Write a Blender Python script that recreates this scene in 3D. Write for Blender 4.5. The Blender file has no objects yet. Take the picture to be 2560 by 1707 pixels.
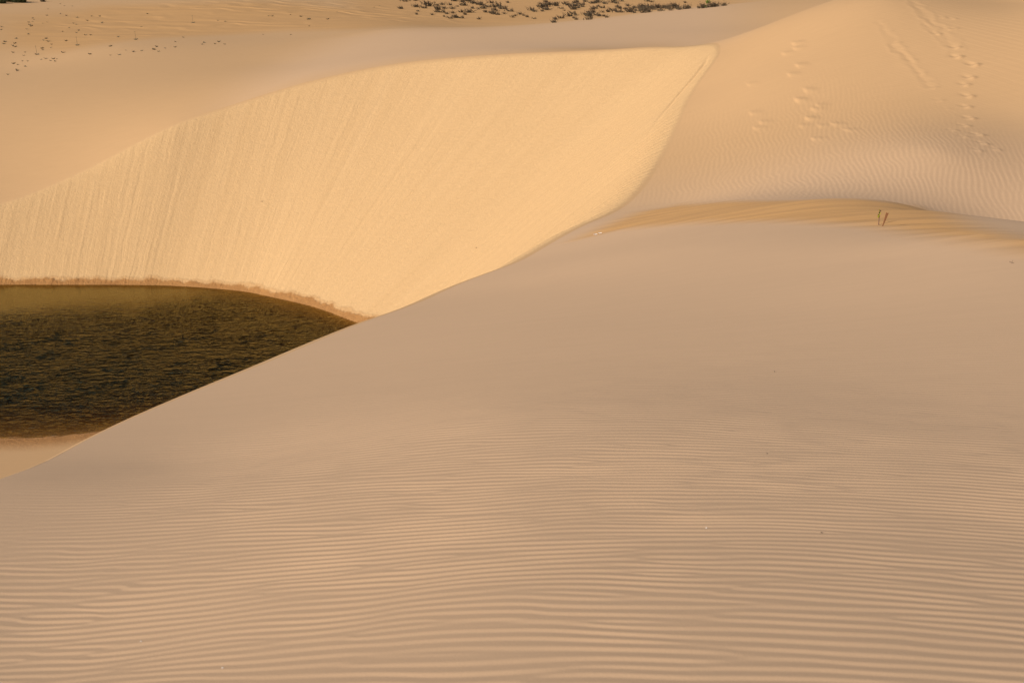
import bpy, math, random
import numpy as np
from mathutils import Vector, Matrix

S = bpy.context.scene
# ------------------------------------------------------------------ camera
W_, H_, F_ = 2560.0, 1707.0, 50 / 36 * 2560.0      # photograph size, focal length in its pixels
PITCH = math.radians(15)
cam_d = bpy.data.cameras.new("camera")
cam = bpy.data.objects.new("camera", cam_d)
S.collection.objects.link(cam)
S.camera = cam
cam.location = (0, 0, 0)
cam.rotation_euler = (math.radians(90) - PITCH, 0, 0)
cam_d.lens = 50; cam_d.sensor_width = 36
cam_d.clip_start = 0.1; cam_d.clip_end = 8000
cam_d.dof.use_dof = True; cam_d.dof.focus_distance = 60; cam_d.dof.aperture_fstop = 6.3

# ------------------------------------------------------------------ sky and sun
SUN_EL, SUN_FWD = 28.5, 31.0                       # elevation; degrees the sun stands on the camera's side of due left
az = math.radians(SUN_FWD)
sd = Vector((-math.cos(az) * math.cos(math.radians(SUN_EL)), -math.sin(az) * math.cos(math.radians(SUN_EL)), math.sin(math.radians(SUN_EL))))
world = bpy.data.worlds.new("World"); S.world = world; world.use_nodes = True
nt = world.node_tree
sky = nt.nodes.new('ShaderNodeTexSky'); sky.sky_type = 'NISHITA'; sky.sun_disc = False
sky.sun_elevation = math.radians(SUN_EL)
sky.sun_rotation = math.atan2(sd.x, sd.y)
sky.air_density = 1.0; sky.dust_density = 2.0; sky.ozone_density = 1.0
bg = nt.nodes['Background']; bg.inputs['Strength'].default_value = 0.085
nt.links.new(sky.outputs[0], bg.inputs['Color'])
sun_d = bpy.data.lights.new("sun", 'SUN'); sun_d.energy = 4.6; sun_d.angle = math.radians(0.5)
sun_d.color = (1.0, 0.90, 0.76)
sun = bpy.data.objects.new("sun", sun_d); S.collection.objects.link(sun)
sun.rotation_euler = sd.to_track_quat('Z', 'Y').to_euler()
S.view_settings.view_transform = 'Standard'; S.view_settings.look = 'None'
S.view_settings.gamma = 1; S.view_settings.exposure = -0.18

# ------------------------------------------------------------------ helpers
rng = np.random.default_rng(7)
random.seed(5)
cp, sp = math.cos(PITCH), math.sin(PITCH)

def ray(u, v):
    """direction through a point of the photograph, scaled to one metre forward"""
    u = np.asarray(u, float); v = np.asarray(v, float)
    a = (v - H_ / 2) / F_
    y = cp - a * sp
    return (u - W_ / 2) / F_ / y, (-sp - a * cp) / y

def at(u, v, D):
    x, z = ray(u, v)
    return (float(x) * D, float(D), float(z) * D)

def tag(o, label=None, cat=None, group=None, kind=None):
    if label: o['label'] = label
    if cat: o['category'] = cat
    if group: o['group'] = group
    if kind: o['kind'] = kind
    return o

def sstep(a, b, t):
    t = np.clip((t - a) / (b - a), 0, 1)
    return t * t * (3 - 2 * t)

# ------------------------------------------------------------------ the crest that runs round the hollow
BR = [  # u, v, distance forward, rounding of the crest
    (0, 506, 76.0, 1.0), (218, 419, 78.6, 1.1), (435, 310, 81.3, .6), (566, 267, 82.6, .35), (762, 207, 84.0, .2),
    (1001, 158, 84.6, .15), (1306, 133, 82.8, .15), (1633, 117, 79.5, .3), (1775, 109, 77.5, 1.2), (1803, 128, 74.5, 3.0),
    (1741, 223, 69.5, 3.2), (1698, 316, 64, 2.2), (1656, 403, 58.7, 2.2), (1587, 495, 53, 2.0), (1472, 559, 48, 1.5),
    (1306, 650, 40, .8), (1132, 718, 33, .6), (925, 800, 26.5, .4), (675, 903, 20.5, .3), (435, 1001, 16.5, .15),
    (218, 1099, 13.4, .06), (0, 1197, 11, .05)]
bp = [at(u, v, D) for u, v, D, w in BR]
bw = [b[3] for b in BR]
bp = [(-130, 50, -9.5), (-60, 67, -12.6), (-38, 73, -13.2)] + bp + [(-4.3, 5, -2.85), (-5.5, -6, -1.6), (-12, -40, -1.5), (-30, -110, -3)]
bw = [1, 1, 1] + bw + [.4, .6, 1, 1]
bp = np.array(bp); bw = np.array(bw)

def catmull(P, step):
    out = []
    n = len(P)
    for i in range(n - 1):
        p0, p1, p2, p3 = P[max(i - 1, 0)], P[i], P[i + 1], P[min(i + 2, n - 1)]
        L = np.linalg.norm((p2 - p1)[:2]); k = max(2, int(L / step))
        t0 = 0.; t1 = np.linalg.norm((p1 - p0)[:2]) ** .5 or 1e-6
        t1 = max(t1, 1e-3); t2 = t1 + max(L ** .5, 1e-3); t3 = t2 + max(np.linalg.norm((p3 - p2)[:2]) ** .5, 1e-3)
        for j in range(k):
            t = t1 + (t2 - t1) * j / k
            A1 = (t1 - t) / t1 * p0 + t / t1 * p1 if i > 0 else p1
            A2 = (t2 - t) / (t2 - t1) * p1 + (t - t1) / (t2 - t1) * p2
            A3 = (t3 - t) / (t3 - t2) * p2 + (t - t2) / (t3 - t2) * p3 if i < n - 2 else p2
            B1 = (t2 - t) / t2 * A1 + t / t2 * A2 if i > 0 else A2
            B2 = (t3 - t) / (t3 - t1) * A2 + (t - t1) / (t3 - t1) * A3 if i < n - 2 else A2
            out.append((t2 - t) / (t2 - t1) * B1 + (t - t1) / (t2 - t1) * B2)
    out.append(P[-1])
    return np.array(out)

WATER = -16.0
def shore(u, v):
    x, z = ray(u, v); D = WATER / float(z)
    return (float(x) * D, D)
# the foot of the fall line that starts at each crest point
foot = [(-128, 39.5), (-58.5, 61.6), (-37, 68.4)] + [shore(*p) for p in [(-48, 713), (158, 712), (339, 712.5), (442, 715), (595, 727), (690, 745), (790, 769), (880, 802), (925, 817), (950, 828)]] + \
       [(-5.2, 60.4), (-4.9, 57.6), (-5.2, 54), (-6, 50.5), (-8, 46.5), (-11.5, 41), (-14, 36), (-17.5, 31), (-20, 25), (-22, 20), (-22.5, 16), (-23, 12.5), (-25.5, 6), (-28, -9), (-34, -48), (-52, -120)]
assert len(foot) == len(bp), (len(foot), len(bp))
crest = catmull(np.column_stack([bp, bw, np.array(foot)]), .5)
seg = np.linalg.norm(np.diff(crest[:, :2], axis=0), axis=1)
cs = np.concatenate([[0], np.cumsum(seg)])

# ------------------------------------------------------------------ windward surfaces: thin plate through surveyed points
def zfg(x, y):
    return -1.60 - .20 * y + .00085 * y * y - .0195 * (min(x, 4.5) - 2.5) ** 2 + .12

CP = [tuple(p) for p in bp]
CP += [(x, y, zfg(x, y)) for x, y in [(0, 0), (3, 0), (-2.5, 0), (-2.5, 6), (0, 6), (3, 6), (-3, 12), (0, 12), (4, 12), (0, 20), (-1.5, 20), (0, 30)]]
CP += [(7, 1, -1.9), (10, -4, -1.7), (0, -12, -.9), (5, 16, -4.25), (4, 20, -4.85), (6.5, 24, -4.95), (9, 10, -3.2), (16, 10, -2.9), (25, 20, -3.4)]
CP += [at(*p) for p in [
    (1700, 620, 31), (1900, 570, 33), (2200, 562, 31), (2450, 590, 25), (2560, 600, 23.5), (2700, 615, 22.5), (2900, 640, 23),
    (1700, 507, 51), (1850, 500, 47), (2000, 497, 44.5), (2200, 501, 40), (2350, 530, 34), (1950, 530, 38.5),
    (2560, 608, 38), (2560, 591, 45), (2800, 590, 42), (3200, 560, 44), (2350, 536, 42),
    (2560, 300, 56), (2560, 0, 73), (2560, -150, 88), (2200, 0, 73), (2350, 380, 51), (1900, 400, 55), (1900, 200, 66.5),
    (1870, 80, 77.5), (1960, 48, 78.5), (2060, 12, 80), (2150, -22, 82), (1840, 125, 82), (1880, 106, 84), (1970, 74, 86), (2070, 38, 89), (2400, -110, 92), (2900, -80, 70), (3100, 250, 54),
    # low ground behind the right-hand ridge
    (2050, 40, 98), (2350, -20, 112), (2900, -60, 112),
    # plateau behind the far crest
    (1700, 85, 97), (1633, 30, 119), (1850, 9, 119), (2050, -12, 122), (1415, 54, 114), (1306, 100, 98), (1197, 69, 111), (980, 74, 110), (1000, 120, 97),
    (700, 160, 96), (850, 88, 111), (600, 82, 119), (300, 250, 88), (300, 120, 106), (0, 300, 86), (0, 170, 103), (0, 60, 124), (300, 40, 130), (600, 14, 136),
    (-300, 250, 90), (-300, 60, 122), (-700, 0, 135), (0, -30, 150), (300, -40, 155),
    # hollow and far slope with the shrubs
    (1250, 78, 124), (1450, 66, 124), (1650, 44, 128), (1900, 18, 130), (980, 60, 124), (980, 20, 140), (1200, 28, 140), (1450, 22, 143), (1700, 12, 146), (1900, 0, 148),
    (1000, -40, 165), (1400, -40, 165), (1800, -40, 168), (2300, -30, 150), (2700, -30, 160)]]
CP += [(-200, 150, -6), (200, 150, -1), (0, 260, 1), (-200, 260, 0), (200, 260, 0), (120, 40, -2), (200, -50, -2), (60, -60, -1.5), (60, 20, -3), (-20, -200, -3), (-100, -150, -6), (60, 90, 1)]
CP = np.array(CP)
c0 = np.array([0., 60.]); cscale = 60.

def phi(d2):
    return .5 * d2 * np.log(d2 + 1e-12)

Pn = (CP[:, :2] - c0) / cscale
n = len(Pn)
d2 = ((Pn[:, None] - Pn[None]) ** 2).sum(-1)
A = np.zeros((n + 3, n + 3))
A[:n, :n] = phi(d2) + np.eye(n) * 1.5e-5
A[:n, n] = 1; A[:n, n + 1:] = Pn; A[n, :n] = 1; A[n + 1:, :n] = Pn.T
rw = np.linalg.solve(A, np.concatenate([CP[:, 2], [0, 0, 0]]))

def top_z(x, y):
    x = (x - c0[0]) / cscale; y = (y - c0[1]) / cscale
    out = rw[n] + rw[n + 1] * x + rw[n + 2] * y
    for i in range(n):
        dd = (x - Pn[i, 0]) ** 2 + (y - Pn[i, 1]) ** 2
        out = out + rw[i] * .5 * dd * np.log(dd + 1e-12)
    return out

def top_far(x, y):
    z = top_z(x, y)
    r = np.hypot(x, y)
    roll = -3 + 2.2 * np.sin(x / 71 + 1.1 * np.sin(y / 93)) + 2.0 * np.sin(y / 57 + x / 130) + 1.2 * np.sin(x / 33 - y / 41)
    t = sstep(170, 260, r)
    return z * (1 - t) + roll * t

crest_z = top_z(crest[:, 0], crest[:, 1])
poly = np.vstack([crest[:, :2], [[-160, -110], [-160, 45]]])

def inside(P, x, y):
    r = np.zeros(x.shape, bool)
    m = len(P); j = m - 1
    for i in range(m):
        xi, yi, xj, yj = P[i, 0], P[i, 1], P[j, 0], P[j, 1]
        if yi != yj:
            r ^= ((yi > y) != (yj > y)) & (x < (xj - xi) * (y - yi) / (yj - yi) + xi)
        j = i
    return r

_dir = crest[:, 4:6] - crest[:, :2]
_len = np.linalg.norm(_dir, axis=1); _un = _dir / _len[:, None]
g0 = -(top_z(crest[:, 0] + .3 * _un[:, 0], crest[:, 1] + .3 * _un[:, 1]) - top_z(crest[:, 0] - .3 * _un[:, 0], crest[:, 1] - .3 * _un[:, 1])) / .6
g0 = np.clip(g0, -.15, .58)
kk = g0 + (crest_z - WATER - g0 * _len) / (np.sqrt(_len ** 2 + crest[:, 3] ** 2) - crest[:, 3])
CR = np.column_stack([crest[:, :2], crest_z, crest[:, 3], crest[:, 4:6], g0, kk, cs])

def lee_face(x, y):
    """height, position along the crest and distance down the fall line, on the face below the crest"""
    best = np.full(x.shape, -1e9); bs = np.zeros(x.shape); bd = np.zeros(x.shape)
    cprev = None
    for i in range(len(CR)):
        c = (CR[i, 4] - CR[i, 0]) * (y - CR[i, 1]) - (CR[i, 5] - CR[i, 1]) * (x - CR[i, 0])
        if cprev is not None:
            m = np.where((cprev > 0) != (c > 0))[0]
            if len(m):
                q = (cprev[m] / (cprev[m] - c[m]))[:, None]
                V = CR[i - 1] * (1 - q) + CR[i] * q
                ex = x[m] - V[:, 0]; ey = y[m] - V[:, 1]
                d = np.hypot(ex, ey)
                ok = ((V[:, 4] - V[:, 0]) * ex + (V[:, 5] - V[:, 1]) * ey > -.02)
                z = V[:, 2] - V[:, 6] * d - (V[:, 7] - V[:, 6]) * (np.sqrt(d * d + V[:, 3] ** 2) - V[:, 3])
                ok &= z > best[m]
                mm = m[ok]
                best[mm] = z[ok]; bs[mm] = V[ok, 8]; bd[mm] = d[ok]
        cprev = c
    return best, bs, bd

def floor_z(x, y):
    sh = (y - (46.6 + .33 * (x + 17.7) + .25 * np.sin(x * .9) + .012 * (x + 14) ** 2)) * .95     # metres into the lake from the near shore
    z = WATER - np.where(sh > 0, np.minimum(.10 * sh, 2.6), .055 * sh)
    z = np.where(sh < -14, WATER + .055 * 14 + (-sh - 14) * .012, z)
    far = sstep(-44, -70, x)
    return z * (1 - far) + (WATER + 1.2) * far

def terrain(x, y, full=False):
    shp = x.shape
    x = x.ravel(); y = y.ravel()
    z = top_far(x, y)
    s_ = np.zeros(x.size); d_ = np.zeros(x.size); lee = np.zeros(x.size, bool)
    near = (np.hypot(x, y) < 200)
    idx = np.where(near)[0]
    idx = idx[inside(poly, x[idx], y[idx])]
    if len(idx):
        e, s, d = lee_face(x[idx], y[idx])
        fl = floor_z(x[idx], y[idx])
        k = .12
        zz = np.where(e > fl, e, fl) + k * np.exp(-np.abs(e - fl) / k) * .35
        tz = z[idx]
        z[idx] = zz
        s_[idx] = s; d_[idx] = d; lee[idx] = e > fl - .3
        flo = np.zeros(x.size, bool); flo[idx] = e <= fl
    else:
        flo = np.zeros(x.size, bool)
    if full:
        return z.reshape(shp), s_.reshape(shp), d_.reshape(shp), lee.reshape(shp), flo.reshape(shp)
    return z.reshape(shp)

def hits(pts):
    """ground points seen at these points of the photograph"""
    pts = np.array(pts, float)
    X, Z = ray(pts[:, 0], pts[:, 1])
    D = np.concatenate([np.arange(3, 30, .15), np.arange(30, 100, .35), np.arange(100, 320, .8)])
    g = terrain(X[:, None] * D, np.ones_like(X)[:, None] * D)
    below = Z[:, None] * D <= g
    below[:, -1] = True
    i = np.maximum(below.argmax(1), 1)
    lo = D[i - 1]; hi = D[i].copy()
    for _ in range(7):
        m = (lo + hi) / 2
        b = Z * m <= terrain(X * m, m)
        hi = np.where(b, m, hi); lo = np.where(b, lo, m)
    return np.column_stack([X * hi, hi, terrain(X * hi, hi)])

# ------------------------------------------------------------------ wind ripples: periodic band-passed relief
def ripple_tile(N, size, lam, sx, sy, seed):
    r = np.random.default_rng(seed)
    k = np.fft.fftfreq(N, size / N)
    KX, KY = np.meshgrid(k, k)
    k0 = 1 / lam
    amp = np.where(KY > 0, np.exp(-(KX / (k0 * sx)) ** 2 - ((KY - k0) / (k0 * sy)) ** 2), 0)
    f = np.fft.ifft2(np.fft.fft2(r.standard_normal((N, N))) * amp)
    e = np.abs(f); ph_ = np.angle(f)
    w = e / (e + .28 * e.mean()) * 1.25                # even height, fading only where crests fork
    return (w * (np.sin(ph_) + .27 * np.sin(2 * ph_))).astype(np.float32)

def sample(tile, size, x, y):
    N = tile.shape[0]
    fx = (x / size % 1) * N; fy = (y / size % 1) * N
    ix = fx.astype(int); iy = fy.astype(int); qx = fx - ix; qy = fy - iy
    ix %= N; iy %= N; jx = (ix + 1) % N; jy = (iy + 1) % N
    return (tile[iy, ix] * (1 - qx) + tile[iy, jx] * qx) * (1 - qy) + (tile[jy, ix] * (1 - qx) + tile[jy, jx] * qx) * qy

def soft_tile(N, size, lam, seed):
    r = np.random.default_rng(seed)
    k = np.fft.fftfreq(N, size / N)
    KX, KY = np.meshgrid(k, k)
    f = np.fft.ifft2(np.fft.fft2(r.standard_normal((N, N))) * np.exp(-(KX ** 2 + KY ** 2) * lam ** 2)).real
    return (f / f.std()).astype(np.float32)

T1 = ripple_tile(2048, 36., .135, .14, .19, 3)
T0 = ripple_tile(2048, 22., .122, .18, .22, 31)     # finer copy for the nearest ground
T3 = ripple_tile(1024, 32., .36, .42, .36, 8)      # wavelets on the lake     # foreground ripples, crests across the view
T2 = ripple_tile(1024, 40., .20, .20, .18, 5)      # ripples up the right-hand dune
TS = soft_tile(256, 60., 3.0, 9)                   # slow unevenness
TB = soft_tile(1024, 40., .22, 12)                 # crumbly relief

def pmask(px, soft, x, y):
    """soft mask of a patch of ground whose outline is given by what is seen in the photograph"""
    P = hits(px)[:, :2]
    ins = inside(P, x, y)
    d = np.full(x.shape, 1e9)
    m = len(P)
    for i in range(m):
        a = P[i]; b = P[(i + 1) % m]; ab = b - a
        t = np.clip(((x - a[0]) * ab[0] + (y - a[1]) * ab[1]) / (ab @ ab + 1e-9), 0, 1)
        d = np.minimum(d, np.hypot(x - a[0] - t * ab[0], y - a[1] - t * ab[1]))
    d = np.where(ins, d, -d)
    return sstep(-soft, soft, d)

# ------------------------------------------------------------------ the ground mesh
th = np.radians(np.concatenate([np.linspace(-180, -40, 50, endpoint=False), np.linspace(-40, -23.5, 60, endpoint=False),
                                np.linspace(-23.5, 23.5, 1080), np.linspace(23.5, 40, 60)[1:], np.linspace(40, 180, 50, endpoint=False)[1:]]))
rr = [.25, .6, 1, 1.5, 2, 2.5, 3]
while rr[-1] < 150:
    r_ = rr[-1]
    if r_ < 22: st = (.0045 + .0012 * r_) if r_ < 8 else .0025 + .0016 * r_
    elif r_ < 60: st = .085
    elif r_ < 92: st = .075
    else: st = .16
    rr.append(r_ + st)
while rr[-1] < 5000: rr.append(rr[-1] * 1.03)
rr = np.array(rr)
R, TH = np.meshgrid(rr, th, indexing='ij')
X = (R * np.sin(TH)); Y = (R * np.cos(TH))
Z = np.empty_like(X); FS = np.zeros_like(X); FD = np.zeros_like(X); LEE = np.zeros(X.shape, bool); FLO = np.zeros(X.shape, bool)
for i in range(0, X.shape[0], 100):
    Z[i:i + 100], FS[i:i + 100], FD[i:i + 100], LEE[i:i + 100], FLO[i:i + 100] = terrain(X[i:i + 100], Y[i:i + 100], True)
print('terrain verts', X.size)
TOP = ~LEE & ~FLO
D_ = Y
slow = sample(TS, 60., X, Y)
slow2 = sample(TS, 60., X * 3.1 + 7, Y * 3.1)

# masks of sand kinds
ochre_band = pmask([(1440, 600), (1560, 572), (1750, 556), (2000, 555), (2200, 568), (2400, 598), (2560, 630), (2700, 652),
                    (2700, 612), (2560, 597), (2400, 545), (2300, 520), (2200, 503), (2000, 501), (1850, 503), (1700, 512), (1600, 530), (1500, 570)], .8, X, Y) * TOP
ochre_far = np.maximum(pmask([(0, 110), (150, 130), (400, 95), (700, 78), (900, 74), (1180, 66), (1400, 53), (1600, 32), (1850, 8), (1900, -60), (900, -60), (860, 20), (650, 6), (250, 15), (0, 60)], 3, X, Y),
                       .8 * pmask([(0, 120), (200, 108), (330, 92), (520, 78), (800, 60), (800, 8), (560, 2), (240, 20), (0, 40)], 4, X, Y)) * TOP
Zb = Z.copy()
# foreground ripples
yy = Y + .045 * (X + .2) ** 2 * np.exp(-Y / 25) + .27 * (X + 1) + .02 * slow2
r1 = sample(T0, 22., X, yy)          # short faces towards the wind's lee, long backs
amp = (.0026 + .0010 * sstep(5, 9, R)) * sstep(32, 10, R) * np.clip(1 + .12 * slow2, .6, 1.4) * (.5 + .5 * sstep(15, 6, R))
amp = amp * sstep(0, 3.2, X + 4.2 + .05 * Y + 1.6 * sstep(9, 5, Y))
Z += np.where(TOP & (R < 33), r1 * amp, 0)
# right-hand dune ripples (crests run up the slope)
m2 = pmask([(1640, 440), (1720, 290), (1900, 290), (2060, 200), (2200, 250), (2330, 300), (2700, 440), (2700, 560), (2300, 512), (2000, 495), (1700, 500), (1600, 500)], 3.5, X, Y) * TOP * (Y > 40)
r2 = sample(T2, 40., Y + .1 * slow2, X - .17 * Y + .06 * slow)
Z += r2 * .0036 * m2
Z += sample(T2, 40., Y * .8, X * .9 + .55 * Y) * .0012 * sstep(40, 48, Y) * sstep(88, 80, Y) * (1 - m2) * sstep(8, 14, X) * TOP
# ochre band: terraced layers
r3 = sample(T1, 36., X * .05 + 3, (Y + .10 * X) * .085)
Z += r3 * .026 * ochre_band
r3b = sample(T1, 36., X * .09 + 9, (Y + .10 * X) * .17)
Z += r3b * .007 * ochre_band
# far ochre ripples
r4 = sample(T1, 36., X * .022, (Y + .22 * X + .5 * slow) * .055)
strk = pmask([(60, 60), (250, 100), (420, 88), (650, 70), (900, 55), (1100, 60), (1100, 40), (800, 0), (560, -10), (300, 25)], 5, X, Y) * TOP
Z += r4 * .030 * strk
# avalanche relief on the slip face
apex_s = cs[np.argmin(np.hypot(crest[:, 0] - 11.6, crest[:, 1] - 79.5))]
r5 = sample(T1, 36., FD * .045, FS * .16)
brk = sstep(-.3, 1.2, sample(TS, 60., FS * 1.7, FD * .9 + 11))
r5 = (np.maximum(r5 - .45, 0) * 1.1 + sample(T1, 36., FD * .05 + 4, FS * .27 + 7) * .08) * brk
lf = sstep(0, 1.2, FD) * LEE
left_m = sstep(apex_s - 22, apex_s - 45, FS)
Z += r5 * (.005 + .021 * left_m) * lf * sstep(apex_s + 3, apex_s - 4, FS)
# flutes under the near end of the crest
fl = sample(T1, 36., FD * .07, FS * .20)
flm = sstep(apex_s + 8, apex_s + 16, FS) * sstep(apex_s + 42, apex_s + 28, FS)
Z += fl * .10 * flm * sstep(.1, 1.4, FD) * np.exp(-FD / 4.0) * LEE
# crack under the summit
gd = np.abs(FD - 1.6 - .12 * (FS - apex_s - 8))
Z += -.07 * np.exp(-(gd / .16) ** 2) * sstep(apex_s + 2.5, apex_s + 4.5, FS) * sstep(apex_s + 13, apex_s + 8, FS) * LEE
# crumbled bank at the far shore
hb = Zb - WATER
crumb = sample(TB, 40., X, Y); crumb2 = sample(TB, 40., X * 2.3 + 5, Y * 2.3)
bank_top = .25 + .012 * crumb + .035 * slow2
bm = LEE & (Y > 55) & (hb < 1.2) & (hb > -1)
Z = np.where(bm & (hb < bank_top) & (hb > -.05), Z + .007 * sstep(0, .1, hb) * (crumb2 + crumb), Z)
Z = np.where(bm & (hb >= bank_top), Z + .018 * np.exp(-(hb - bank_top) / .15), Z)
damp = np.where(bm, (.35 * sstep(.08, .02, hb - bank_top) + .65 * sstep(0, -.08, hb - bank_top)), 0) * 1.0
damp = np.maximum(damp, FLO * sstep(WATER + .11, WATER + .02, Z))
damp = np.maximum(damp, (Z < WATER - .02) * 1.0)
# footprints and slide marks on the right-hand dune
fp = [(1370, 235, .7), (1500, 330, 1), (1510, 395, 1.2), (1625, 450, 1.2), (1600, 540, 1), (1565, 590, .8), (1590, 670, 1), (1575, 745, .8), (1600, 825, .9), (1565, 878, .7),
      (1660, 940, .9), (1690, 1000, .7), (1560, 955, .5), (1650, 1045, .5), (1780, 1040, .5), (1480, 130, .5), (1455, 205, .5), (1410, 120, .4), (1490, 200, .5),
      (1030, 220, .5), (1090, 300, .6), (1130, 330, .5), (1190, 420, .8), (1260, 510, .8), (1300, 570, .7), (1340, 610, .7), (1385, 700, .7), (1440, 760, .4), (1480, 910, .5), (975, 160, .4),
      (415, 300, .8), (425, 335, .6), (345, 370, .6), (440, 455, .7), (385, 520, .6), (500, 630, .7), (440, 700, .9), (555, 765, .7), (515, 830, .8), (590, 740, .5), (470, 880, .4),
      (100, 585, .4), (120, 790, .5), (190, 855, .5), (150, 895, .5), (600, 880, .4), (700, 870, .6), (790, 910, .5), (560, 970, .5)]
ph = hits([(1850 + a / 2.8, b / 2.8) for a, b, c in fp])
for (a, b, c), P in zip(fp, ph):
    sub = (np.abs(X - P[0]) < 2) & (np.abs(Y - P[1]) < 2)
    ax = np.array([.5, -.86]) if a > 800 else np.array([.8, -.6])
    dx = X[sub] - P[0]; dy = Y[sub] - P[1]
    lo = dx * ax[0] + dy * ax[1]; la = -dx * ax[1] + dy * ax[0]
    L = (.30 if a > 800 else .24) * (.6 + .4 * c); Wd = (.12 if a > 800 else .15) * (.8 + .3 * c)
    c *= (.4 if 970 < a < 1460 and b > 150 and a < 1200 + b * .5 and b > (a - 1000) * .9 else 1.0) if a > 800 else 1.5
    if a > 800:
        dep = -.05 * c * np.exp(-(lo / L) ** 2 - (la / Wd) ** 2) + .085 * c * np.exp(-((lo - L * .9) / np.where(lo > L * .9, .10, .26)) ** 2 - (la / (Wd * 1.2)) ** 2)
    else:
        dep = .042 * c * np.exp(-((dy + .5 * dx) / .34) ** 2) * sstep(-.34, -.2, dx) * sstep(.38, -.2, dx)
    Z[sub] += dep
# long slide furrows high on the right
gr = pmask([(2250, -20), (2330, 40), (2420, 110), (2540, 190), (2700, 260), (2700, -40)], 4, X, Y) * TOP * (Y > 40)
Z += sample(T2, 40., (Y * .55 - X * .3) * .2, (X * .86 + Y * .5) * .5) * .003 * gr
for u0, v0, u1, v1, dpt in [(2280, 5, 2390, 120, .014), (2310, 60, 2385, 130, .01), (2195, 55, 2270, 160, .006), (2230, 110, 2330, 215, .009)]:
    a, b = hits([(u0, v0), (u1, v1)])[:, :2]
    ab = b - a
    t = np.clip(((X - a[0]) * ab[0] + (Y - a[1]) * ab[1]) / (ab @ ab), 0, 1)
    dd = np.hypot(X - a[0] - t * ab[0] - .08 * slow2, Y - a[1] - t * ab[1])
    Z += (-dpt * np.exp(-(dd / .13) ** 2) + dpt * .5 * np.exp(-((dd - .3) / .12) ** 2)) * TOP * (Y > 40)
print('relief done')

# ------------------------------------------------------------------ materials
class Nodes:
    def __init__(s, name):
        s.m = bpy.data.materials.new(name); s.m.use_nodes = True
        s.t = s.m.node_tree; s.b = s.t.nodes['Principled BSDF']; s.out = s.t.nodes['Material Output']
    def n(s, typ, **kw):
        nd = s.t.nodes.new('ShaderNode' + typ)
        ins = kw.pop('ins', {})
        for k, v in kw.items(): setattr(nd, k, v)
        for k, v in ins.items():
            if hasattr(v, 'is_output'): s.t.links.new(v, nd.inputs[k])
            else: nd.inputs[k].default_value = v
        return nd
    def link(s, a, b): s.t.links.new(a, b)
    def math(s, op, a, b=0.0, clamp=False):
        nd = s.n('Math', operation=op, use_clamp=clamp)
        for i, v in enumerate((a, b)):
            if hasattr(v, 'is_output'): s.link(v, nd.inputs[i])
            else: nd.inputs[i].default_value = v
        return nd.outputs[0]
    def mix(s, f, a, b):
        nd = s.n('Mix', data_type='RGBA')
        for k, v in ((0, f), (6, a), (7, b)):
            if hasattr(v, 'is_output'): s.link(v, nd.inputs[k])
            else: nd.inputs[k].default_value = v
        return nd.outputs[2]
    def attr(s, name): return s.n('Attribute', attribute_name=name)
    def noise(s, vec, scale, detail=2.0, rough=.5):
        return s.n('TexNoise', ins={'Vector': vec, 'Scale': scale, 'Detail': detail, 'Roughness': rough}).outputs['Fac']
    def scaled(s, vec, sc):
        return s.n('Mapping', ins={'Vector': vec, 'Scale': sc}).outputs[0]

def simple_mat(name, col, rough=.8, var=.25, scale=8):
    m = Nodes(name)
    tc = m.n('TexCoord').outputs['Object']
    nz = m.noise(tc, scale, 3)
    c2 = tuple(c * (1 - var) for c in col[:3]) + (1,); c1 = tuple(min(1, c * (1 + var)) for c in col[:3]) + (1,)
    m.link(m.mix(nz, c1, c2), m.b.inputs['Base Color'])
    m.b.inputs['Roughness'].default_value = rough
    return m.m

SAND = (.58, .395, .235, 1)
m = Nodes('sand')
pos = m.n('NewGeometry').outputs['Position']
oc = m.attr('ochre').outputs['Fac']; dm = m.attr('damp').outputs['Fac']; le = m.attr('lee').outputs['Fac']
flow = m.attr('flow').outputs['Vector']
n_big = m.noise(pos, .06, 3)
n_mid = m.noise(pos, 1.3, 4, .6)
grain = m.noise(pos, 140, 2, .7)
pale = m.mix(n_big, (.622, .416, .258, 1), (.592, .392, .240, 1))
slipc = m.mix(m.noise(m.scaled(flow, (1.1, .06, 1)), 1.0, 6, .65), (.685, .45, .232, 1), (.60, .382, .187, 1))
warm = m.mix(n_big, (.60, .375, .195, 1), (.55, .342, .172, 1))
c = m.mix(m.attr('fine').outputs['Fac'], warm, pale)
c = m.mix(le, c, slipc)
streak = m.noise(m.n('Mapping', ins={'Vector': pos, 'Rotation': (0, 0, .12), 'Scale': (.13, 1.1, 1)}).outputs[0], 1.0, 5, .7)
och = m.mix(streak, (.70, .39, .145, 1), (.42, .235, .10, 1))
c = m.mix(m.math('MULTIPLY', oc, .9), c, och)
c = m.mix(dm, c, m.mix(n_mid, (.52, .27, .10, 1), (.28, .13, .045, 1)))
gr_ = m.math('MULTIPLY', m.math('SUBTRACT', grain, .5), .22)
wind = m.noise(m.scaled(pos, (.8, 4.5, 1)), 1.0, 5, .65)
gm = m.math('ADD', m.math('ADD', gr_, 1.0), m.math('MULTIPLY', m.math('SUBTRACT', wind, .5), .085))
c = m.n('VectorMath', operation='SCALE', ins={0: c, 'Scale': gm}).outputs[0]
m.link(c, m.b.inputs['Base Color'])
m.b.inputs['Roughness'].default_value = .95
m.b.inputs['Specular IOR Level'].default_value = .15
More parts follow.
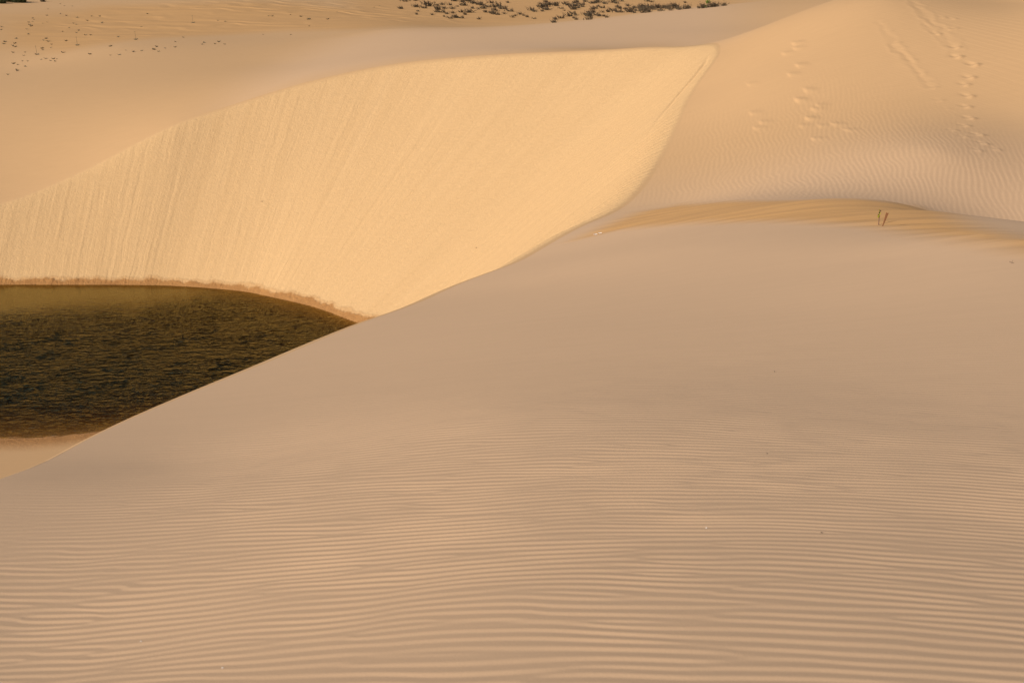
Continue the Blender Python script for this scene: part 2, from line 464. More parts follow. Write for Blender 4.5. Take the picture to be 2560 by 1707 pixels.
# bumps: avalanche streaks on the slip face, mottling, grain
wob = m.noise(pos, .5, 3)
fl2 = m.n('VectorMath', operation='MULTIPLY_ADD', ins={0: wob, 1: (.45, 0, 0), 2: flow}).outputs[0]
fs1 = m.noise(m.scaled(fl2, (1.7, .055, 1)), 1.0, 7, .6)
mott = m.noise(m.scaled(pos, (1, 1, 1)), 4.0, 6, .75)
h = m.math('ADD', m.math('MULTIPLY', fs1, m.math('MULTIPLY', le, m.math('MULTIPLY', m.noise(pos, .22, 3), .115))), m.math('MULTIPLY', mott, m.math('MULTIPLY', le, .050)))
h = m.math('ADD', h, m.math('MULTIPLY', grain, .0012))
h = m.math('ADD', h, m.math('MULTIPLY', streak, m.math('MULTIPLY', oc, .06)))
h = m.math('ADD', h, m.math('MULTIPLY', m.noise(pos, 2.2, 4, .6), .0028))
h = m.math('ADD', h, m.math('MULTIPLY', m.noise(pos, 6, 5, .7), m.math('MULTIPLY', dm, .06)))
bu = m.n('Bump', ins={'Height': h, 'Distance': 1.0, 'Strength': .8})
m.link(bu.outputs[0], m.b.inputs['Normal'])
sand_mat = m.m

# lake water: tannin-brown body, wind-ruffled skin
m = Nodes('lake_water')
pos = m.n('NewGeometry').outputs['Position']
rot = m.n('Mapping', ins={'Vector': pos, 'Rotation': (0, 0, math.radians(-14)), 'Scale': (1.5, 2.6, 1)}).outputs[0]
w1 = m.noise(rot, 1.0, 3, .6)
rot2 = m.n('Mapping', ins={'Vector': pos, 'Rotation': (0, 0, math.radians(10)), 'Scale': (3.2, 4.6, 1)}).outputs[0]
w2 = m.noise(rot2, 1.0, 2, .6)
calm = m.n('Mapping', ins={'Vector': pos, 'Scale': (.05, .11, 1)}).outputs[0]
ruff = m.attr('ruffle').outputs['Fac']
hh = m.math('ADD', m.math('MULTIPLY', w1, .10), m.math('MULTIPLY', w2, .05))
hh = m.math('MULTIPLY', hh, ruff)
bu = m.n('Bump', ins={'Height': hh, 'Distance': 1.0, 'Strength': 1.0})
gl = m.n('BsdfGlossy', ins={'Color': (.98, .86, .42, 1), 'Roughness': .10, 'Normal': bu.outputs[0]})
tr = m.n('BsdfTransparent', ins={'Color': (.93, .88, .72, 1)})
fr = m.n('Fresnel', ins={'IOR': 1.33, 'Normal': bu.outputs[0]})
fac = m.math('MULTIPLY', fr.outputs[0], m.math('SUBTRACT', 1.2, m.math('MULTIPLY', ruff, .62)), True)
mx = m.n('MixShader', ins={0: fac, 1: tr.outputs[0], 2: gl.outputs[0]})
m.link(mx.outputs[0], m.out.inputs['Surface'])
va = m.n('VolumeAbsorption', ins={'Color': (.66, .55, .10, 1), 'Density': 3.4})
m.link(va.outputs[0], m.out.inputs['Volume'])
m.t.nodes.remove(m.b)
water_mat = m.m

# ------------------------------------------------------------------ ground objects, cut from one sheet along the crest
nr, nc = X.shape
ii = np.arange(nr * nc, dtype=np.int64).reshape(nr, nc)
q = np.stack([ii[:-1], ii[1:], np.roll(ii, -1, 1)[1:], np.roll(ii, -1, 1)[:-1]], -1).reshape(-1, 4)
q = q[:, ::-1]
# area-weighted vertex normals of the whole sheet, so that cut pieces meet without a seam
co = np.stack([X, Y, Z], -1).reshape(-1, 3)
gx = np.empty_like(X); P3 = co.reshape(nr, nc, 3)
du = np.roll(P3, -1, 1) - np.roll(P3, 1, 1)
dv = np.gradient(P3, axis=0)
nrm = np.cross(du, dv); nrm /= np.linalg.norm(nrm, axis=2, keepdims=True) + 1e-12
nrm *= np.sign(nrm[..., 2:3] + 1e-9)
nrm = nrm.reshape(-1, 3)
qc = q[:, 0]
lowl = (LEE | FLO).reshape(-1)[qc]
yq = Y.reshape(-1)[qc]; xq = X.reshape(-1)[qc]; fsq = FS.reshape(-1)[qc]; floq = FLO.reshape(-1)[qc]
ang = np.arctan2(xq, yq)
split_y = 46.0 + 0 * xq
fgm_v = (Y < 44) & (X > -20) & TOP
fgm = (~lowl) & (np.hypot(xq, yq) < 400) & ((yq < 44) | (ochre_band.reshape(-1)[qc] > .4)) & (yq < 56)
bowl = lowl
right = (~lowl) & (~fgm) & (yq < 89 + np.maximum(0, (xq - 12)) * .5) & (xq > 2) & (yq > 20) & (np.hypot(xq, yq) < 140)
back = (~lowl) & (~fgm) & (~right)
fine = np.where(fgm_v, 1.0, sstep(60, 46, Y)) * (Y < 100)
fine = np.maximum(fine, .8 * pmask([(600, 255), (762, 204), (1001, 155), (1306, 130), (1633, 114), (1790, 105), (1850, 78), (1850, 10), (1633, 32), (1415, 56), (1197, 71), (980, 76), (850, 100), (700, 165)], 4, X, Y))
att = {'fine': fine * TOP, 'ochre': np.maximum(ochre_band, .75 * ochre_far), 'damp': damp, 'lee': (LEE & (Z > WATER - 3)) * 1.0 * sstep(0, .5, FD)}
flv = np.stack([FS, FD, 0 * FS], -1).reshape(-1, 3)

def ground_piece(name, mask):
    f = q[mask]
    used, inv = np.unique(f, return_inverse=True)
    f = inv.reshape(-1, 4)
    me = bpy.data.meshes.new(name)
    me.vertices.add(len(used)); me.vertices.foreach_set('co', co[used].astype(np.float32).ravel())
    me.loops.add(f.size); me.loops.foreach_set('vertex_index', f.astype(np.int32).ravel())
    me.polygons.add(len(f)); me.polygons.foreach_set('loop_start', np.arange(0, f.size, 4, dtype=np.int32))
    me.update(calc_edges=True)
    me.polygons.foreach_set('use_smooth', np.ones(len(f), bool))
    for k, v in att.items():
        a = me.attributes.new(k, 'FLOAT', 'POINT'); a.data.foreach_set('value', v.reshape(-1)[used].astype(np.float32))
    a = me.attributes.new('flow', 'FLOAT_VECTOR', 'POINT'); a.data.foreach_set('vector', flv[used].astype(np.float32).ravel())
    me.normals_split_custom_set_from_vertices(nrm[used].astype(np.float32))
    me.materials.append(sand_mat)
    o = bpy.data.objects.new(name, me); S.collection.objects.link(o)
    tag(o, kind='structure')
    return o

ground_piece('foreground_dune', fgm)
ground_piece('hollow_slope', bowl)
ground_piece('hill_dune', right)
ground_piece('ground', back)

# water: closed body of the lake
wx = np.concatenate([np.linspace(-75, -31, 40), np.arange(-30.8, -3.0, .075), np.linspace(-2.8, 6, 10)])
wy = np.concatenate([np.linspace(34, 43.5, 12), np.arange(43.8, 71.8, .075), np.linspace(72, 84, 12)])
gxn, gyn = len(wx), len(wy)
WXg, WYg = np.meshgrid(wx, wy)
dsh = 69.5 - WYg - np.maximum(0, WXg + 14) * .75
calmg = 1 / (1 + np.exp(-(dsh - 6.8 + np.maximum(0, WXg + 27) * .50 + .9 * np.sin(WXg * .8) * .5) / 1.25))
wv = sample(T3, 32., WXg, WYg - .28 * WXg + .25 * sample(TS, 60., WXg * 2, WYg * 2)) + .45 * sample(T3, 32., WXg * 1.7 + 3, (WYg - .05 * WXg) * 1.7)
puff = np.clip(1 + .35 * sample(TS, 60., WXg * 2.2, WYg * 1.1 + 9), .4, 1.6)
WZg = WATER + wv * .0070 * calmg * puff * (WXg > -30.5) * (WXg < -3.3) * (WYg > 44) * (WYg < 71.6)
vs = [(x, y, z) for x, y, z in zip(WXg.ravel().tolist(), WYg.ravel().tolist(), WZg.ravel().tolist())]
fc = [(j * gxn + i, j * gxn + i + 1, (j + 1) * gxn + i + 1, (j + 1) * gxn + i) for j in range(gyn - 1) for i in range(gxn - 1)]
base = len(vs)
ring = [i for i in range(gxn)] + [j * gxn + gxn - 1 for j in range(1, gyn)] + [(gyn - 1) * gxn + i for i in range(gxn - 2, -1, -1)] + [j * gxn for j in range(gyn - 2, 0, -1)]
for k in ring: vs.append((vs[k][0], vs[k][1], WATER - 5))
for a in range(len(ring)):
    b = (a + 1) % len(ring)
    fc.append((ring[b], ring[a], base + a, base + b))
fc.append(tuple(base + a for a in range(len(ring)))[::-1])
me = bpy.data.meshes.new('lake_water'); me.from_pydata(vs, [], fc); me.update()
a = me.attributes.new('ruffle', 'FLOAT', 'POINT')
rv = np.ones(len(vs), np.float32); rv[:calmg.size] = (.05 + .95 * calmg).ravel()
a.data.foreach_set('value', rv)
for p in me.polygons[:(gyn - 1) * (gxn - 1)]: p.use_smooth = True
me.materials.append(water_mat)
wo = bpy.data.objects.new('water', me); S.collection.objects.link(wo); tag(wo, kind='structure')

#PLANTS
# ------------------------------------------------------------------ plants and small things
dry = simple_mat('dry_shrub_leaves', (.105, .078, .045), .9, .45, 20)
drys = simple_mat('dry_stems', (.10, .065, .04), .9, .3, 12)
seedm = simple_mat('seed_heads', (.085, .04, .03), .9, .3, 12)
tanm = simple_mat('bleached_shrub', (.30, .22, .13), .9, .3, 12)
greenm = simple_mat('bright_green_leaves', (.16, .30, .03), .6, .35, 12)
oliv = simple_mat('olive_leaves', (.060, .070, .022), .7, .4, 14)
yellowg = simple_mat('yellow_green_leaves', (.46, .44, .03), .5, .35, 40)
darkleaf = simple_mat('dark_leaves', (.05, .04, .012), .6, .3, 40)
barkm = simple_mat('sapling_bark', (.20, .105, .07), .8, .3, 60)
woodm = simple_mat('weathered_wood', (.25, .11, .045), .8, .3, 25)
palem = simple_mat('bleached_scrap', (.80, .68, .58), .7, .1, 40)
pebm = simple_mat('pale_pebble', (.75, .68, .62), .5, .1, 40)
darkp = simple_mat('dark_grit', (.22, .16, .11), .8, .2, 40)

def mesh(name, V, Fc, mat):
    me = bpy.data.meshes.new(name); me.from_pydata([tuple(v) for v in V], [], Fc); me.update()
    me.materials.append(mat)
    return me

def blade(V, Fc, p0, p1, p2, w, side):
    """a tapering two-segment blade"""
    b = len(V); s = side
    V += [p0 - s * w, p0 + s * w, p1 - s * w * .8, p1 + s * w * .8, p2]
    Fc += [(b, b + 1, b + 3, b + 2), (b + 2, b + 3, b + 4)]

def tube(V, Fc, pts, rad, k=6):
    pts = [Vector(p) for p in pts]
    b = len(V)
    for i, p in enumerate(pts):
        d = (pts[min(i + 1, len(pts) - 1)] - pts[max(i - 1, 0)]).normalized()
        u = d.orthogonal().normalized(); w = d.cross(u)
        r = rad[i]
        for j in range(k):
            a = 2 * math.pi * j / k
            V.append(p + u * math.cos(a) * r + w * math.sin(a) * r)
    for i in range(len(pts) - 1):
        for j in range(k):
            Fc.append((b + i * k + j, b + i * k + (j + 1) % k, b + (i + 1) * k + (j + 1) % k, b + (i + 1) * k + j))
    Fc.append(tuple(b + j for j in range(k))[::-1]); Fc.append(tuple(b + (len(pts) - 1) * k + j for j in range(k)))

def blob(V, Fc, c, r):
    b = len(V)
    for d in ((1, 0, 0), (-1, 0, 0), (0, 1, 0), (0, -1, 0), (0, 0, 1), (0, 0, -1)):
        V.append(c + Vector(d) * r * random.uniform(.7, 1.3))
    for f in ((0, 2, 4), (2, 1, 4), (1, 3, 4), (3, 0, 4), (2, 0, 5), (1, 2, 5), (3, 1, 5), (0, 3, 5)):
        Fc.append(tuple(b + i for i in f))

def rdir(lean, spread):
    v = Vector((random.gauss(lean[0], spread), random.gauss(lean[1], spread), abs(random.gauss(lean[2], spread * .5)) + .08))
    return v.normalized()

def tuft_meshes(seed, nst, nbl, hgt, width, lean, heads, leafmat=dry):
    """stems, leaves and seed heads of one dry shrub, about hgt tall"""
    random.seed(seed)
    SV, SF, LV, LF, HV, HF = [], [], [], [], [], []
    for i in range(nst):
        base = Vector((random.gauss(0, width * .35), random.gauss(0, width * .2), -.03))
        d = rdir(lean, .42)
        L = hgt * random.uniform(.55, 1.15)
        p1 = base + d * L * .5 + Vector((0, 0, .04)); p2 = base + d * L + Vector((random.gauss(0, .04), 0, .05))
        tube(SV, SF, [base, p1, p2], [.007, .005, .003], 3)
        if random.random() < heads:
            blob(HV, HF, p2, random.uniform(.014, .026))
        for j in range(nbl):
            t = random.uniform(.0, .75) ** 1.2
            q = base.lerp(p2, t)
            dd = rdir((lean[0] * .7, lean[1], .5), .7)
            side = dd.cross(Vector((0.3, -1, .2))).normalized()
            l = hgt * random.uniform(.12, .28)
            blade(LV, LF, q, q + dd * l * .55, q + dd * l + Vector((0, 0, -.02)), random.uniform(.010, .020), side)
    nf = len(SF); b = len(SV)
    SV += HV; SF += [tuple(b + i for i in f) for f in HF]
    sme = mesh('stems', SV, SF, drys); sme.materials.append(seedm)
    for p in sme.polygons[nf:]: p.material_index = 1
    return sme, mesh('foliage', LV, LF, leafmat)

def new(name, me, loc=(0, 0, 0), parent=None):
    o = bpy.data.objects.new(name, me); S.collection.objects.link(o); o.location = loc
    if parent: o.parent = parent
    return o

protos = []
for k in range(6):
    st, fo = tuft_meshes(20 + k, 16, 14, .40, .30 + .1 * (k % 3), (-.45 + .12 * (k % 4), -.05, .75), .55)
    protos.append((st, fo))
big = []
for k in range(3):
    big.append(tuft_meshes(60 + k, 26, 12, .55, .42, (-.2 + .12 * k, -.05, .9), .9))
tanp = tuft_meshes(80, 20, 12, .35, .4, (-.1, 0, .8), .3, tanm)
grp = tuft_meshes(81, 14, 34, .45, .3, (-.1, 0, 1), 0, greenm)
olp = tuft_meshes(82, 60, 60, 1.5, 1.3, (.1, -.1, .8), 0, oliv)

SZ = {'X': .45, 'S': .62, 'M': .85, 'L': 1.15, 'G': .9}
def word(z): return {'X': 'tiny', 'S': 'small', 'M': 'medium-sized', 'L': 'large', 'G': 'very large'}[z]
A_ = """20,130,M 60,20,M 140,5,S 230,10,M 245,100,M 265,165,S 250,210,S 345,120,M 390,60,L 430,90,L 480,215,S 550,80,S 560,140,L 590,180,M 545,178,S 620,70,M 660,125,L 690,205,S 650,242,X
725,268,M 740,75,S 770,130,M 780,190,M 800,15,L 820,260,L 875,265,M 850,95,X 905,180,M 925,30,M 940,80,L 960,215,M 970,10,L 1000,185,S 1020,20,L 1040,180,L 1070,50,L 1075,125,S 1140,65,M
1155,135,S 1160,283,S 1200,75,L 1230,125,L 1260,180,S 1290,105,M 1345,45,M 1375,205,L 1340,190,M 1390,150,M 1390,105,M 1420,215,M 1450,95,L 1480,130,L 1540,200,S 1550,125,M 1590,40,S 1600,165,M
1660,255,S 1690,235,S 1775,210,M 1820,230,X 1875,250,S 1965,275,X 1940,150,L 1970,170,M 2060,55,S 2075,105,L 2100,165,S 2115,135,L 2130,75,M 2150,100,L 2170,145,M 2185,75,L 2150,35,M 2230,65,M
2300,85,M 2310,50,S 2290,285,S 2270,330,S"""
B_ = """190,65,M 240,100,S 290,125,X 290,45,M 330,60,M 360,75,M 400,110,L 375,160,M 350,190,L 400,215,S 425,180,S 430,230,S 185,225,S 240,215,M 170,265,S 405,35,M 430,70,L 450,95,M 440,25,M 480,55,L
500,80,M 530,20,M 545,175,M 580,190,L 590,160,M 570,230,M 600,210,M 610,40,M 640,35,S 620,110,M 630,145,M 650,175,L 650,100,M 660,35,M 690,25,L 685,75,S 700,190,M 725,95,M 740,145,S 760,45,M
755,190,S 790,205,X 805,140,M 850,125,M 860,30,M 895,40,M 880,10,M 910,80,M 940,100,M 910,145,M 965,15,S 970,145,S 1040,70,M 1005,105,S 1060,140,L 1070,110,M 1110,150,M 1115,95,M 1130,125,S
1190,95,G 1210,115,L 1235,85,L 1180,130,M 1210,150,M 1260,120,L 1275,145,M 1310,100,G 1330,112,M 1270,15,M 1310,25,S 1375,95,G 1450,95,G 1510,105,G 1560,75,G 1595,95,G 1625,108,L 1650,112,S
1725,103,G 1710,32,S 1905,95,G 2025,82,G 2060,72,M 2170,65,M"""
tufts = []
for t in A_.split():
    a, b, z = t.split(','); tufts.append((1000 + float(a) / 5.88, float(b) / 5.88 + 1.2, z))
for t in B_.split():
    a, b, z = t.split(','); tufts.append((1350 + float(a) / 4.704, float(b) / 4.704 + 1.2, z))
tp = hits([(a, b) for a, b, z in tufts])
labels = []
for (u, v, z) in tufts:
    col = ('left end' if u < 1100 else 'left half' if u < 1270 else 'middle' if u < 1450 else 'right half' if u < 1590 else 'right end')
    row = ('at the top edge' if v < 12 else 'in the upper rows' if v < 22 else 'in the lower rows' if v < 34 else 'at the bottom edge')
    labels.append((word(z), row, col))
cnt = {}
for i in sorted(range(len(tufts)), key=lambda i: tufts[i][0]):
    cnt.setdefault(labels[i], []).append(i)
ORD = ['first', 'second', 'third', 'fourth', 'fifth', 'sixth', 'seventh', 'eighth', 'ninth', 'tenth', 'eleventh', 'twelfth', 'thirteenth', 'fourteenth', 'fifteenth', 'sixteenth', 'seventeenth', 'eighteenth']
lab = {}
for key, ids in cnt.items():
    for j, i in enumerate(ids):
        w, row, col = key
        pre = '' if len(ids) == 1 else ORD[j] + '-from-left '
        lab[i] = f"{pre}{w} dry shrub {row}, {col} of far shrub patch"
first = {}
random.seed(11)
for i, ((u, v, z), P) in enumerate(zip(tufts, tp)):
    if u > 1740 and z == 'G': pm, key = big[i % 3], ('b', i % 3)
    elif z == 'G': pm, key = big[(i * 7) % 3], ('b', (i * 7) % 3)
    else: pm, key = protos[(i * 5) % 6], ('p', (i * 5) % 6)
    if key not in first:
        r = new('dry_shrub', None)
        for nm, me in zip(('stems', 'foliage'), pm):
            if me: new(nm, me, parent=r)
        first[key] = r
        src = r
    else:
        src = first[key]
        r = src.copy(); S.collection.objects.link(r)
        for ch in src.children:
            c = ch.copy(); S.collection.objects.link(c); c.parent = r
    sc = SZ[z] * random.uniform(.85, 1.2)
    r.location = P; r.rotation_euler = (0, 0, random.uniform(-.5, .5)); r.scale = (sc * random.uniform(1.15, 1.5), sc, sc * random.uniform(.85, 1.15))
    L = lab[i]
    if abs(u - 1783) < 12 and z == 'G': L = 'tall dry shrub on the crest beside the bright green plant'
    tag(r, L, 'shrub', 'dark dry shrubs on the far sand slope')

def special(name, pm, px, sc, label, cat, group=None):
    P = hits([px])[0]
    r = new(name, None, P)
    for nm, me in zip(('stems', 'foliage'), pm):
        if me: new(nm, me, parent=r)
    r.scale = (sc,) * 3
    tag(r, label, cat, group)
    return r
special('dry_shrub', tanp, (1654, 28.5), 1.15, 'bleached tan shrub low on the slope below the dark bushes', 'shrub')
special('dry_shrub', tanp, (1679, 27), .8, 'smaller bleached tan shrub right of the larger tan one', 'shrub')
special('leafy_plant', grp, (1770, 9), .95, 'bright green leafy plant rising from a dark shrub on crest', 'plant')
special('leafy_plant', grp, (1764, 18.5), .5, 'small green plant between two dark shrubs on the crest', 'plant')
special('bush', olp, (50, 7), .62, 'dark olive bush with a shadow at top left corner', 'bush')
special('bush', olp, (22, 5), .55, 'low dark bush at the very corner of the picture', 'bush')
special('bush', olp, (2, 9), .5, 'sparse dark bush cut by the left picture edge', 'bush')
special('dry_shrub', protos[1], (108, 5), 1.15, 'lone dark shrub right of the corner bushes, top left', 'shrub')

# seedlings scattered on the ochre slope, top left
C_ = """235,570,M 410,505,M 190,775,M 545,805,T 1140,670,T 1735,545,M 2000,585,T 970,605,M 675,570,M 640,595,S 710,610,M 760,655,S 620,715,M 625,738,S 745,705,S 930,775,M 1325,800,M 1620,685,M
1750,810,M 1960,765,M 2265,730,M 2300,685,S 2325,760,S 670,865,M 790,870,M 810,903,S 745,895,S 600,878,S 835,870,X 200,940,M 265,955,S 375,980,M 255,1045,M 245,1025,S 115,1100,S 350,820,S 365,770,S
330,900,X 410,900,X 185,675,M 220,692,M 215,640,M 75,618,M 60,648,M 20,398,M 15,440,S 460,388,M 440,370,M 478,325,S 420,330,S 480,270,S 500,292,X 395,430,S 690,230,M 975,232,S 885,205,S 1130,262,M
1280,305,M 1348,240,S 1468,242,S 1497,335,M 1115,365,M 1080,345,S 1155,448,S 1125,485,S 1260,520,M 1335,520,M 920,465,X 1015,410,X 625,345,X 700,330,X 950,90,X 885,60,X 1060,92,X 703,135,X 2168,205,S
2083,400,S 2080,750,S 1850,740,X 1625,815,X 2840,341,T 3208,306,S 3302,318,S 2575,617,S 2576,696,S 2696,552,S 3005,630,M 2970,655,S 3160,648,S 3215,620,M 3305,653,S 2425,710,S 2305,690,S 2262,730,S
3945,238,S 3998,240,M 4270,220,S 4423,248,M 4550,285,L 4518,287,S 4815,285,M 4543,385,X 4960,180,X 5035,110,X 3865,512,X 4275,512,X 5500,109,X 5582,88,X 5882,15,M"""
seeds = []
for t in C_.split():
    a, b, z = t.split(','); seeds.append((float(a) / 5.88, float(b) / 5.88 + .6, z))
seedp = hits([(a, b) for a, b, z in seeds])

def seedling_mesh(seed, stalk):
    random.seed(seed)
    V, Fc = [], []
    for j in range(14):
        a = random.uniform(0, 2 * math.pi); L = random.uniform(.10, .24)
        d = Vector((math.cos(a) * 1.2, math.sin(a) * .8, random.uniform(.25, 1.1))).normalized()
        side = d.cross(Vector((0, -1, .3))).normalized()
        blade(V, Fc, Vector((0, 0, -.02)), d * L * .6, d * L + Vector((0, 0, -.02)), random.uniform(.016, .028), side)
    if stalk:
        tube(V, Fc, [(0, 0, 0), (-.03, 0, .3), (-.06, 0, .62)], [.013, .011, .008], 4)
        blob(V, Fc, Vector((-.06, 0, .63)), .035)
    return mesh('seedling', V, Fc, darkseed)
darkseed = simple_mat('seedling_leaves', (.13, .11, .065), .8, .4, 20)
sm = [seedling_mesh(200 + k, False) for k in range(5)]
stm = [seedling_mesh(300 + k, True) for k in range(2)]
cnt = {}
for i in sorted(range(len(seeds)), key=lambda i: seeds[i][0]):
    u, v, z = seeds[i]
    col = 'far left of' if u < 60 else 'left part of' if u < 180 else 'middle of' if u < 340 else 'right part of' if u < 600 else 'far right of'
    row = 'high' if v < 60 else 'mid' if v < 105 else 'low'
    cnt.setdefault((z, row, col), []).append(i)
lab = {}
for (z, row, col), ids in cnt.items():
    w = {'X': 'barely visible', 'S': 'small', 'M': 'fuller', 'L': 'large', 'T': 'tall-stalked'}[z]
    r_ = {'high': 'high up', 'mid': 'halfway up', 'low': 'low down'}[row]
    for j, i in enumerate(ids):
        pre = '' if len(ids) == 1 else ORD[j] + '-from-left '
        lab[i] = f"{pre}{w} seedling {r_} on the {col} ochre slope"
for i, ((u, v, z), P) in enumerate(zip(seeds, seedp)):
    me = stm[i % 2] if z == 'T' else sm[i % 5]
    o = new('seedling', me, P)
    sc = {'X': .5, 'S': .7, 'M': .95, 'L': 1.3, 'T': 1.0}[z]
    o.scale = (sc,) * 3; o.rotation_euler = (0, 0, (i * 2.4) % 6.28 if z != 'T' else 0)
    tag(o, lab[i], 'seedling', 'seedlings scattered over the ochre slope')

# the sapling and the stake at the edge of the ochre band
P, Q = hits([(2196.6, 561), (2206.5, 565.5)])
px = P[1] / F_
r = new('sapling', None, P)
V, Fc = [], []
tube(V, Fc, [(0, 0, -.02), (0, 0, 12 * px), (.6 * px, 0, 24 * px), (1.6 * px, 0, 33 * px), (.6 * px, 0, 37.5 * px)], [1.25 * px, 1.1 * px, .9 * px, .7 * px, .4 * px], 8)
new('stem', mesh('stem', V, Fc, barkm), parent=r)
def leaf(a, d, L, w, mat):
    a = Vector(a) * px; d = Vector(d).normalized(); s_ = d.cross(Vector((.2, -1, .35))).normalized()
    nn = s_.cross(d)
    V = []; prof = [(0, .12), (.25, .8), (.5, 1), (.75, .7), (1, .03)]
    for t, ww in prof:
        c = a + d * L * px * t - Vector((0, 0, 1)) * (t * t * L * px * .25)
        for sg in (-1, 0, 1):
            for th_ in (0, 1):
                V.append(c + s_ * sg * w * px * ww + nn * ((.18 if sg else 0) * w * px * ww + th_ * .12 * px))
    Fc = []
    for i in range(4):
        for j in range(2):
            b0 = i * 6 + j * 2; b1 = b0 + 6
            Fc += [(b0, b0 + 2, b1 + 2, b1), (b0 + 1, b1 + 1, b1 + 3, b0 + 3)]
    return mesh('leaf', V, Fc, mat)
for a, d, L, w, mt in [((1.2, 0, 35), (-.75, -.3, .9), 5.5, 1.6, yellowg), ((1.6, 0, 32), (-.8, -.5, .45), 5, 1.7, yellowg), ((1.5, 0, 33), (.5, .2, .6), 4, 1.6, darkleaf),
                       ((1.4, 0, 31), (-.5, -.3, -.3), 4.5, 1.6, darkleaf), ((.8, 0, 29), (-.4, -.5, -.6), 5, 1.6, yellowg), ((.7, 0, 25), (-.9, -.2, -.25), 5.5, 1.8, darkleaf),
                       ((.5, 0, 24), (-.9, -.5, -.5), 7.5, 1.8, yellowg), ((.4, 0, 23), (-.6, -.3, -.8), 7, 1.6, yellowg), ((.2, 0, 24), (-.8, .3, -.15), 4, 1.6, darkleaf), ((1.0, 0, 31), (.3, -.4, -.8), 4.5, 1.2, yellowg)]:
    new('leaf', leaf(a, d, L, w, mt), parent=r)
tag(r, 'thin sapling with a few yellow-green leaves beside the wooden stake', 'sapling')

V, Fc = [], []
for i, (t, w) in enumerate([(-.12, 1.0), (0, 1.2), (.3, 1.8), (.65, 2.7), (.97, 3.4), (1.0, 3.2)]):
    cx = 10.2 * t; cz = 33 * t
    for sx, sy in ((-1, -1), (1, -1), (1, 1), (-1, 1)):
        V.append(Vector(((cx + sx * w) * px, sy * .8 * px + t * .02, (cz - sx * w * .25) * px)))
for i in range(5):
    for j in range(4):
        Fc.append((i * 4 + j, i * 4 + (j + 1) % 4, i * 4 + 4 + (j + 1) % 4, i * 4 + 4 + j))
Fc += [(3, 2, 1, 0), (20, 21, 22, 23)]
o = new('wooden_stake', mesh('wooden_stake', V, Fc, woodm), Q)
bv = o.modifiers.new('bevel', 'BEVEL'); bv.width = .003; bv.segments = 2
tag(o, 'reddish wooden stake leaning right, stuck in sand by sapling', 'stake')

def scrap(px_, L, W2, rz, label, cat, mat, name, curl=.3):
    P = hits([px_])[0]
    V, Fc = [], []
    nx_, ny_ = 9, 5
    for k in (0, 1):
        for i in range(nx_):
            t = i / (nx_ - 1) * 2 - 1
            for j in range(ny_):
                q_ = j / (ny_ - 1) * 2 - 1
                ww = W2 * math.sqrt(max(.03, 1 - abs(t) ** 2.3)) * (1 + .2 * math.sin(i * 2.1))
                V.append(Vector((t * L, q_ * ww, curl * L * (t * t) * .4 + .3 * W2 * q_ * q_ + .1 * W2 * math.sin(i * 1.7 + j) + k * .006 + .02)))
    o_ = nx_ * ny_
    for i in range(nx_ - 1):
        for j in range(ny_ - 1):
            a = i * ny_ + j
            Fc += [(a, a + 1, a + ny_ + 1, a + ny_), (o_ + a, o_ + a + ny_, o_ + a + ny_ + 1, o_ + a + 1)]
    for i in range(nx_ - 1):
        a = i * ny_; Fc.append((a, a + ny_, o_ + a + ny_, o_ + a)); a += ny_ - 1; Fc.append((a + ny_, a, o_ + a, o_ + a + ny_))
    for j in range(ny_ - 1):
        a = j; Fc.append((a + 1, a, o_ + a, o_ + a + 1)); a = (nx_ - 1) * ny_ + j; Fc.append((a, a + 1, o_ + a + 1, o_ + a))
    o = new(name, mesh(name, V, Fc, mat), P); o.rotation_euler = (.25, 0, rz)
    tag(o, label, cat)
scrap((1488, 588.5), .07, .035, .5, 'larger pale scrap of driftwood lying near the dune edge', 'driftwood', palem, 'driftwood_scrap')
scrap((1500, 585), .06, .028, .1, 'smaller pale scrap just right of the larger one', 'driftwood', palem, 'driftwood_scrap')

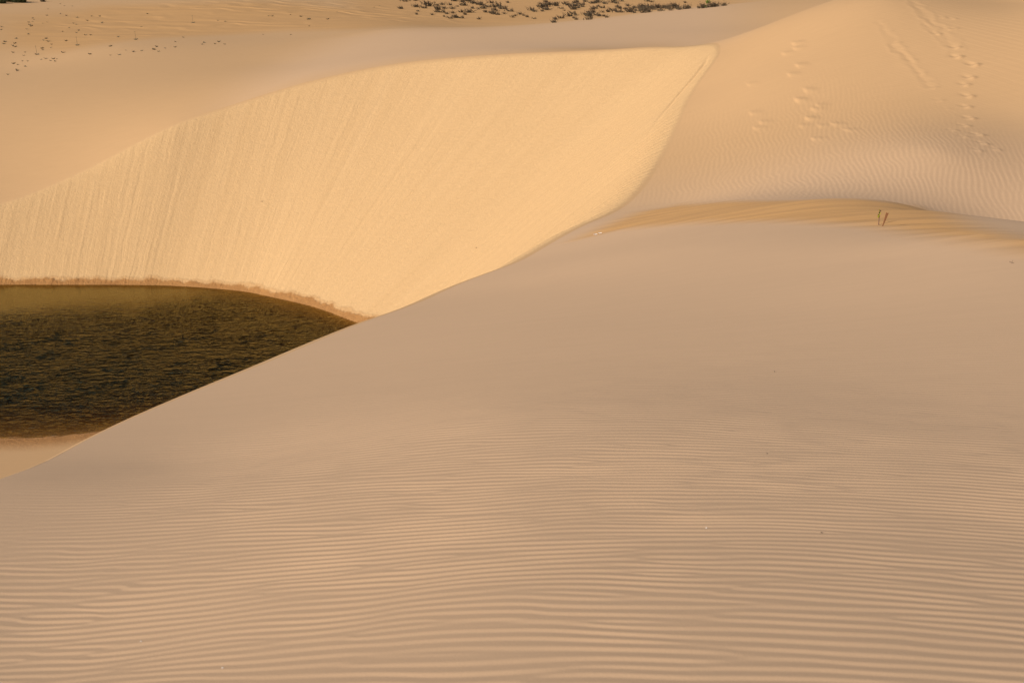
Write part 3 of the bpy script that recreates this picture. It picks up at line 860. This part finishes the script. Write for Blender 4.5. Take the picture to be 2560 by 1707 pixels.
def twig(px_, sc, label, seed):
    random.seed(seed)
    P = hits([px_])[0]; V, Fc = [], []
    tube(V, Fc, [(-1 * sc, 0, .02), (-.2 * sc, -.1 * sc, .25 * sc), (.8 * sc, 0, .06 * sc)], [.05 * sc, .07 * sc, .03 * sc], 5)
    tube(V, Fc, [(-.2 * sc, -.1 * sc, .25 * sc), (.1 * sc, .3 * sc, .6 * sc), (0, .2 * sc, 1.0 * sc)], [.06 * sc, .05 * sc, .03 * sc], 5)
    o = new('twig', mesh('twig', V, Fc, seedm), P); o.rotation_euler = (0, 0, random.uniform(-1, 1))
    tag(o, label, 'twig')
twig((655, 505), .10, 'dark twig lying alone on the bright steep slope, left', 1)
twig((1191, 621), .10, 'tiny twig low on the bright slope above the dune edge', 2)
twig((2530, 658), .045, 'small twig on smooth sand near the right picture edge', 3)

def stone(px_, rad, label, mat, seed):
    random.seed(seed)
    P = hits([px_])[0]; V, Fc = [], []
    for i in range(1, 6):
        a = math.pi * i / 6
        for j in range(9):
            b = 2 * math.pi * j / 9; rr_ = rad * random.uniform(.85, 1.15)
            V.append(Vector((math.sin(a) * math.cos(b) * rr_ * 1.2, math.sin(a) * math.sin(b) * rr_, math.cos(a) * rr_ * .8)))
    V += [Vector((0, 0, rad * .8)), Vector((0, 0, -rad * .8))]
    for i in range(4):
        for j in range(9):
            Fc.append((i * 9 + j, (i + 1) * 9 + j, (i + 1) * 9 + (j + 1) % 9, i * 9 + (j + 1) % 9))
    for j in range(9):
        Fc.append((45, j, (j + 1) % 9)); Fc.append((46, 36 + (j + 1) % 9, 36 + j))
    o = new('pebble', mesh('pebble', V, Fc, mat), (P[0], P[1], P[2] + rad * .6))
    tag(o, label, 'pebble')
stone((353, 1604), .004, 'white pebble on the ripples near the bottom left corner', pebm, 1)
stone((557, 1670), .004, 'white pebble right of the other, at the bottom edge', pebm, 2)
stone((1766, 1320), .004, 'pale pebble on the ripples, right of the picture centre', pebm, 3)
stone((1936, 929), .006, 'dark pebble on smooth sand below the sapling', darkp, 4)
stone((1917, 1134), .0045, 'dark pebble among fine ripples right of centre', darkp, 5)
stone((2053, 1331), .004, 'dark pebble among coarser ripples at lower right', darkp, 6)
